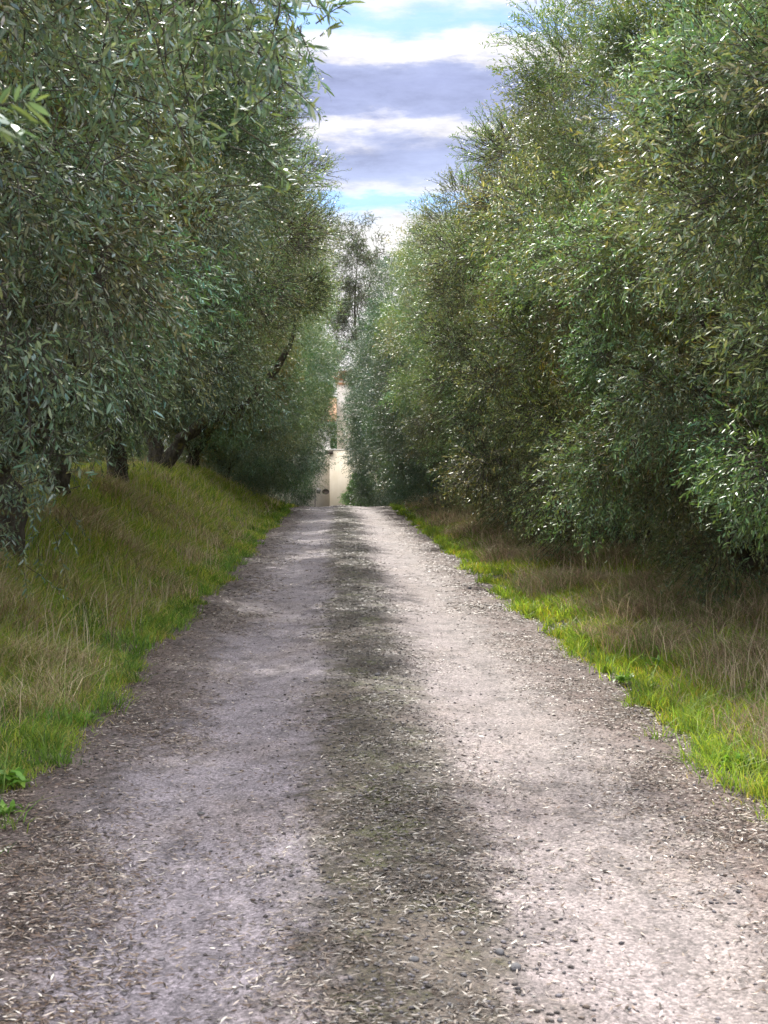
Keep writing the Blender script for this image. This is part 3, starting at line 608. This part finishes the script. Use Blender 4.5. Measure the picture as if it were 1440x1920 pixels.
weed(1240, 1262, .10, 36, 'weed with spiky leaves in the sunlit grass right of the road', 6)

# ------------------------------------------------------------ house at the end
def box(V, F, x0, x1, y0, y1, z0, z1):
    b = len(V); V += [(x0, y0, z0), (x1, y0, z0), (x1, y1, z0), (x0, y1, z0), (x0, y0, z1), (x1, y0, z1), (x1, y1, z1), (x0, y1, z1)]
    F += [[b, b + 3, b + 2, b + 1], [b + 4, b + 5, b + 6, b + 7], [b, b + 1, b + 5, b + 4], [b + 1, b + 2, b + 6, b + 5], [b + 2, b + 3, b + 7, b + 6], [b + 3, b, b + 4, b + 7]]
M_cream = plaster('cream_plaster', (.70, .60, .44), (.80, .71, .56)); M_grey = plaster('grey_plaster', (.52, .49, .44), (.62, .58, .52))
M_brick = plaster('terracotta', (.32, .17, .10), (.45, .27, .17)); M_darkp = plaster('dark_opening', (.03, .025, .02), (.06, .045, .035))
M_tile = plaster('roof_tile', (.33, .17, .10), (.48, .30, .18))
hb = (0, 94, -2.0); house = empty('house', hb)
tag(house, 'pale plastered farmhouse with a square tower at the end of the road', 'house')
def hbox(name, boxes, m, parent=house):
    V, F = [], []
    for b in boxes: box(V, F, *b)
    return poly_obj(name, V, F, m, parent)
hbox('wall', [(-.46, 7, 0, 9, 0, 4.3)], M_cream)
hbox('side_wing', [(-5.2, -.463, 1.2, 9, 0, 6.1)], M_grey)
tw = hbox('tower', [(.1, 5.2, 9.003, 14, 0, 10.0)], M_grey)
hbox('cornice', [(-.05, 5.35, 8.85, 14.15, 10.003, 10.25), (-.2, 5.5, 8.7, 14.3, 10.253, 10.5), (.02, 5.28, 8.92, 14.08, 9.62, 9.78)], M_brick, tw)
V = [(-.4, 8.5, 10.503), (5.7, 8.5, 10.503), (5.7, 14.5, 10.503), (-.4, 14.5, 10.503), (2.65, 11.5, 11.3)]
poly_obj('tower_roof', V, [[3, 2, 1, 0], [0, 1, 4], [1, 2, 4], [2, 3, 4], [3, 0, 4]], M_tile, tw)
def roof(name, x0, x1, y0, y1, z0, z1, m):     # mono pitch tiled in rolls
    nn_ = max(4, int((x1 - x0) / .12)); xs_ = np.linspace(x0, x1, nn_ * 2 + 1); V, F = [], []
    for i, xx in enumerate(xs_):
        u = .05 if i % 2 else 0; sl_ = .35 * (xx - x0) / (x1 - x0)
        V += [(xx, y0, z0 + u + sl_), (xx, y1, z1 + u + sl_), (xx, y1, z1 - .14 + sl_), (xx, y0, z0 - .14 + sl_)]
    for i in range(len(xs_) - 1):
        a = i * 4; b = a + 4; F += [[a, b, b + 1, a + 1], [a + 3, a + 2, b + 2, b + 3], [a, a + 3, b + 3, b]]
    return poly_obj(name, V, F, m, house)
roof('roof', -5.6, .05, .75, 9.2, 6.2, 8.2, M_tile)
hbox('coping', [(-.5, 7.1, -.06, 8.9, 4.303, 4.38)], M_grey)
hbox('lintel', [(-.78, -.2, -.3, -.003, 4.02, 4.24)], M_darkp)
# round opening of the side wing
V = []; F = []; k = 24
for j in range(k):
    a = 2 * math.pi * j / k; V += [(-.76 + .27 * math.cos(a), 1.17, 1.22 + .2 * math.sin(a)), (-.76 + .27 * math.cos(a), 1.196, 1.22 + .2 * math.sin(a))]
F = [[2 * j for j in range(k)]] + [[2 * j, 2 * ((j + 1) % k), 2 * ((j + 1) % k) + 1, 2 * j + 1] for j in range(k)]
poly_obj('oval_window', V, F, M_darkp, house)

# lamp post
M_metal, t_, p_, _ = mat('dark_metal'); p_.inputs['Base Color'].default_value = (.05, .05, .045, 1); p_.inputs['Roughness'].default_value = .5
t_.links.new(ramp(t_, [(.4, (.04, .04, .035)), (.6, (.08, .07, .06))], noise(t_, None, 12)).outputs[0], p_.inputs['Base Color'])
lx, ly = -1.17, 72.0; lz = float(ground_z(lx, ly)); lp_ = empty('lamp_post', (lx, ly, lz)); tag(lp_, 'short dark lamp post beside the house at the end of the road', 'lamp post')
H_ = 1.6 - 55 / FPX * ly - lz
tube('post', [(0, 0, -.1), (0, 0, H_ * .5), (0, 0, H_)], [.05, .035, .03], M_metal, lp_, gnarl=0, seg=10)
tube('arm', [(0, 0, H_ - .02), (.1, 0, H_ + .03), (.2, 0, H_)], [.02, .02, .015], M_metal, lp_, gnarl=0, seg=8)
tube('lamp_head', [(.2, 0, H_ + .01), (.2, 0, H_ - .06), (.2, 0, H_ - .16), (.2, 0, H_ - .24)], [.03, .12, .13, .04], M_metal, lp_, gnarl=0, seg=14)

# small conifer at the crest
def conifer(name, x, y, H, rad, layers, seed, label, cat_, nls=500, nl=.10, lw=.012, gap=.0, zb=.15):
    rr = np.random.default_rng(seed); gz = float(ground_z(x, y)); root = empty(name, (x, y, gz)); tag(root, label, cat_)
    tube('trunk', [(0, 0, -.2), (0, 0, H * .5), (0, 0, H * .97)], [H * .022, H * .014, H * .004], M_bark, root, seed=seed)
    S = []
    for k in range(layers):
        f = k / max(1, layers - 1); z = H * (zb + (1 - zb) * f); R_ = rad * (1 - f * .8) * rr.uniform(.75, 1.1)
        nb = max(5, int(9 * (1 - f * .5)))
        for b in range(nb):
            a = rr.uniform(0, 6.28); rl = R_ * rr.uniform(.7, 1.1); m_ = int(nls / layers / nb)
            t = rr.uniform(.15, 1, m_) ** .7
            P = np.stack([np.cos(a) * rl * t, np.sin(a) * rl * t, z - rl * .25 * t ** 2 + rr.normal(0, .02 * H / 3, m_)], 1) + rr.normal(size=(m_, 3)) * np.array([.1, .1, .02]) * rl
            D = nrm(np.array([np.cos(a), np.sin(a), -.25]) + rr.normal(size=(m_, 3)) * .5)
            S.append((P, D))
    P = np.concatenate([s[0] for s in S]); D = np.concatenate([s[1] for s in S]); n = len(P)
    c = twigs_to_leaves(P, D, np.full(n, nl * 2.2), 8, nl, lw, False, np.tile([(.8, 1.1, .7) if H > 5 else (1.1, 1.5, .7)], (n, 1)), rr, .15)
    link('crown', leaf_mesh('crown', [c], M_needle), root)
conifer('young_conifer', 1.25, 64, 2.3, 1.25, 14, 11, 'small green conifer with drooping boughs in front of the cream wall', 'conifer', 5200, .10, .022)
conifer('cedar', -1.4, 122, 14.6, 4.2, 9, 12, 'dark cedar with flat tiers of foliage left of the house tower', 'cedar', 6000, .28, .07, zb=.3)
conifer('cedar', -7, 128, 15.5, 4.6, 9, 13, 'dark cedar farther left, behind the roadside olive crowns', 'cedar', 5000, .28, .07, zb=.3)
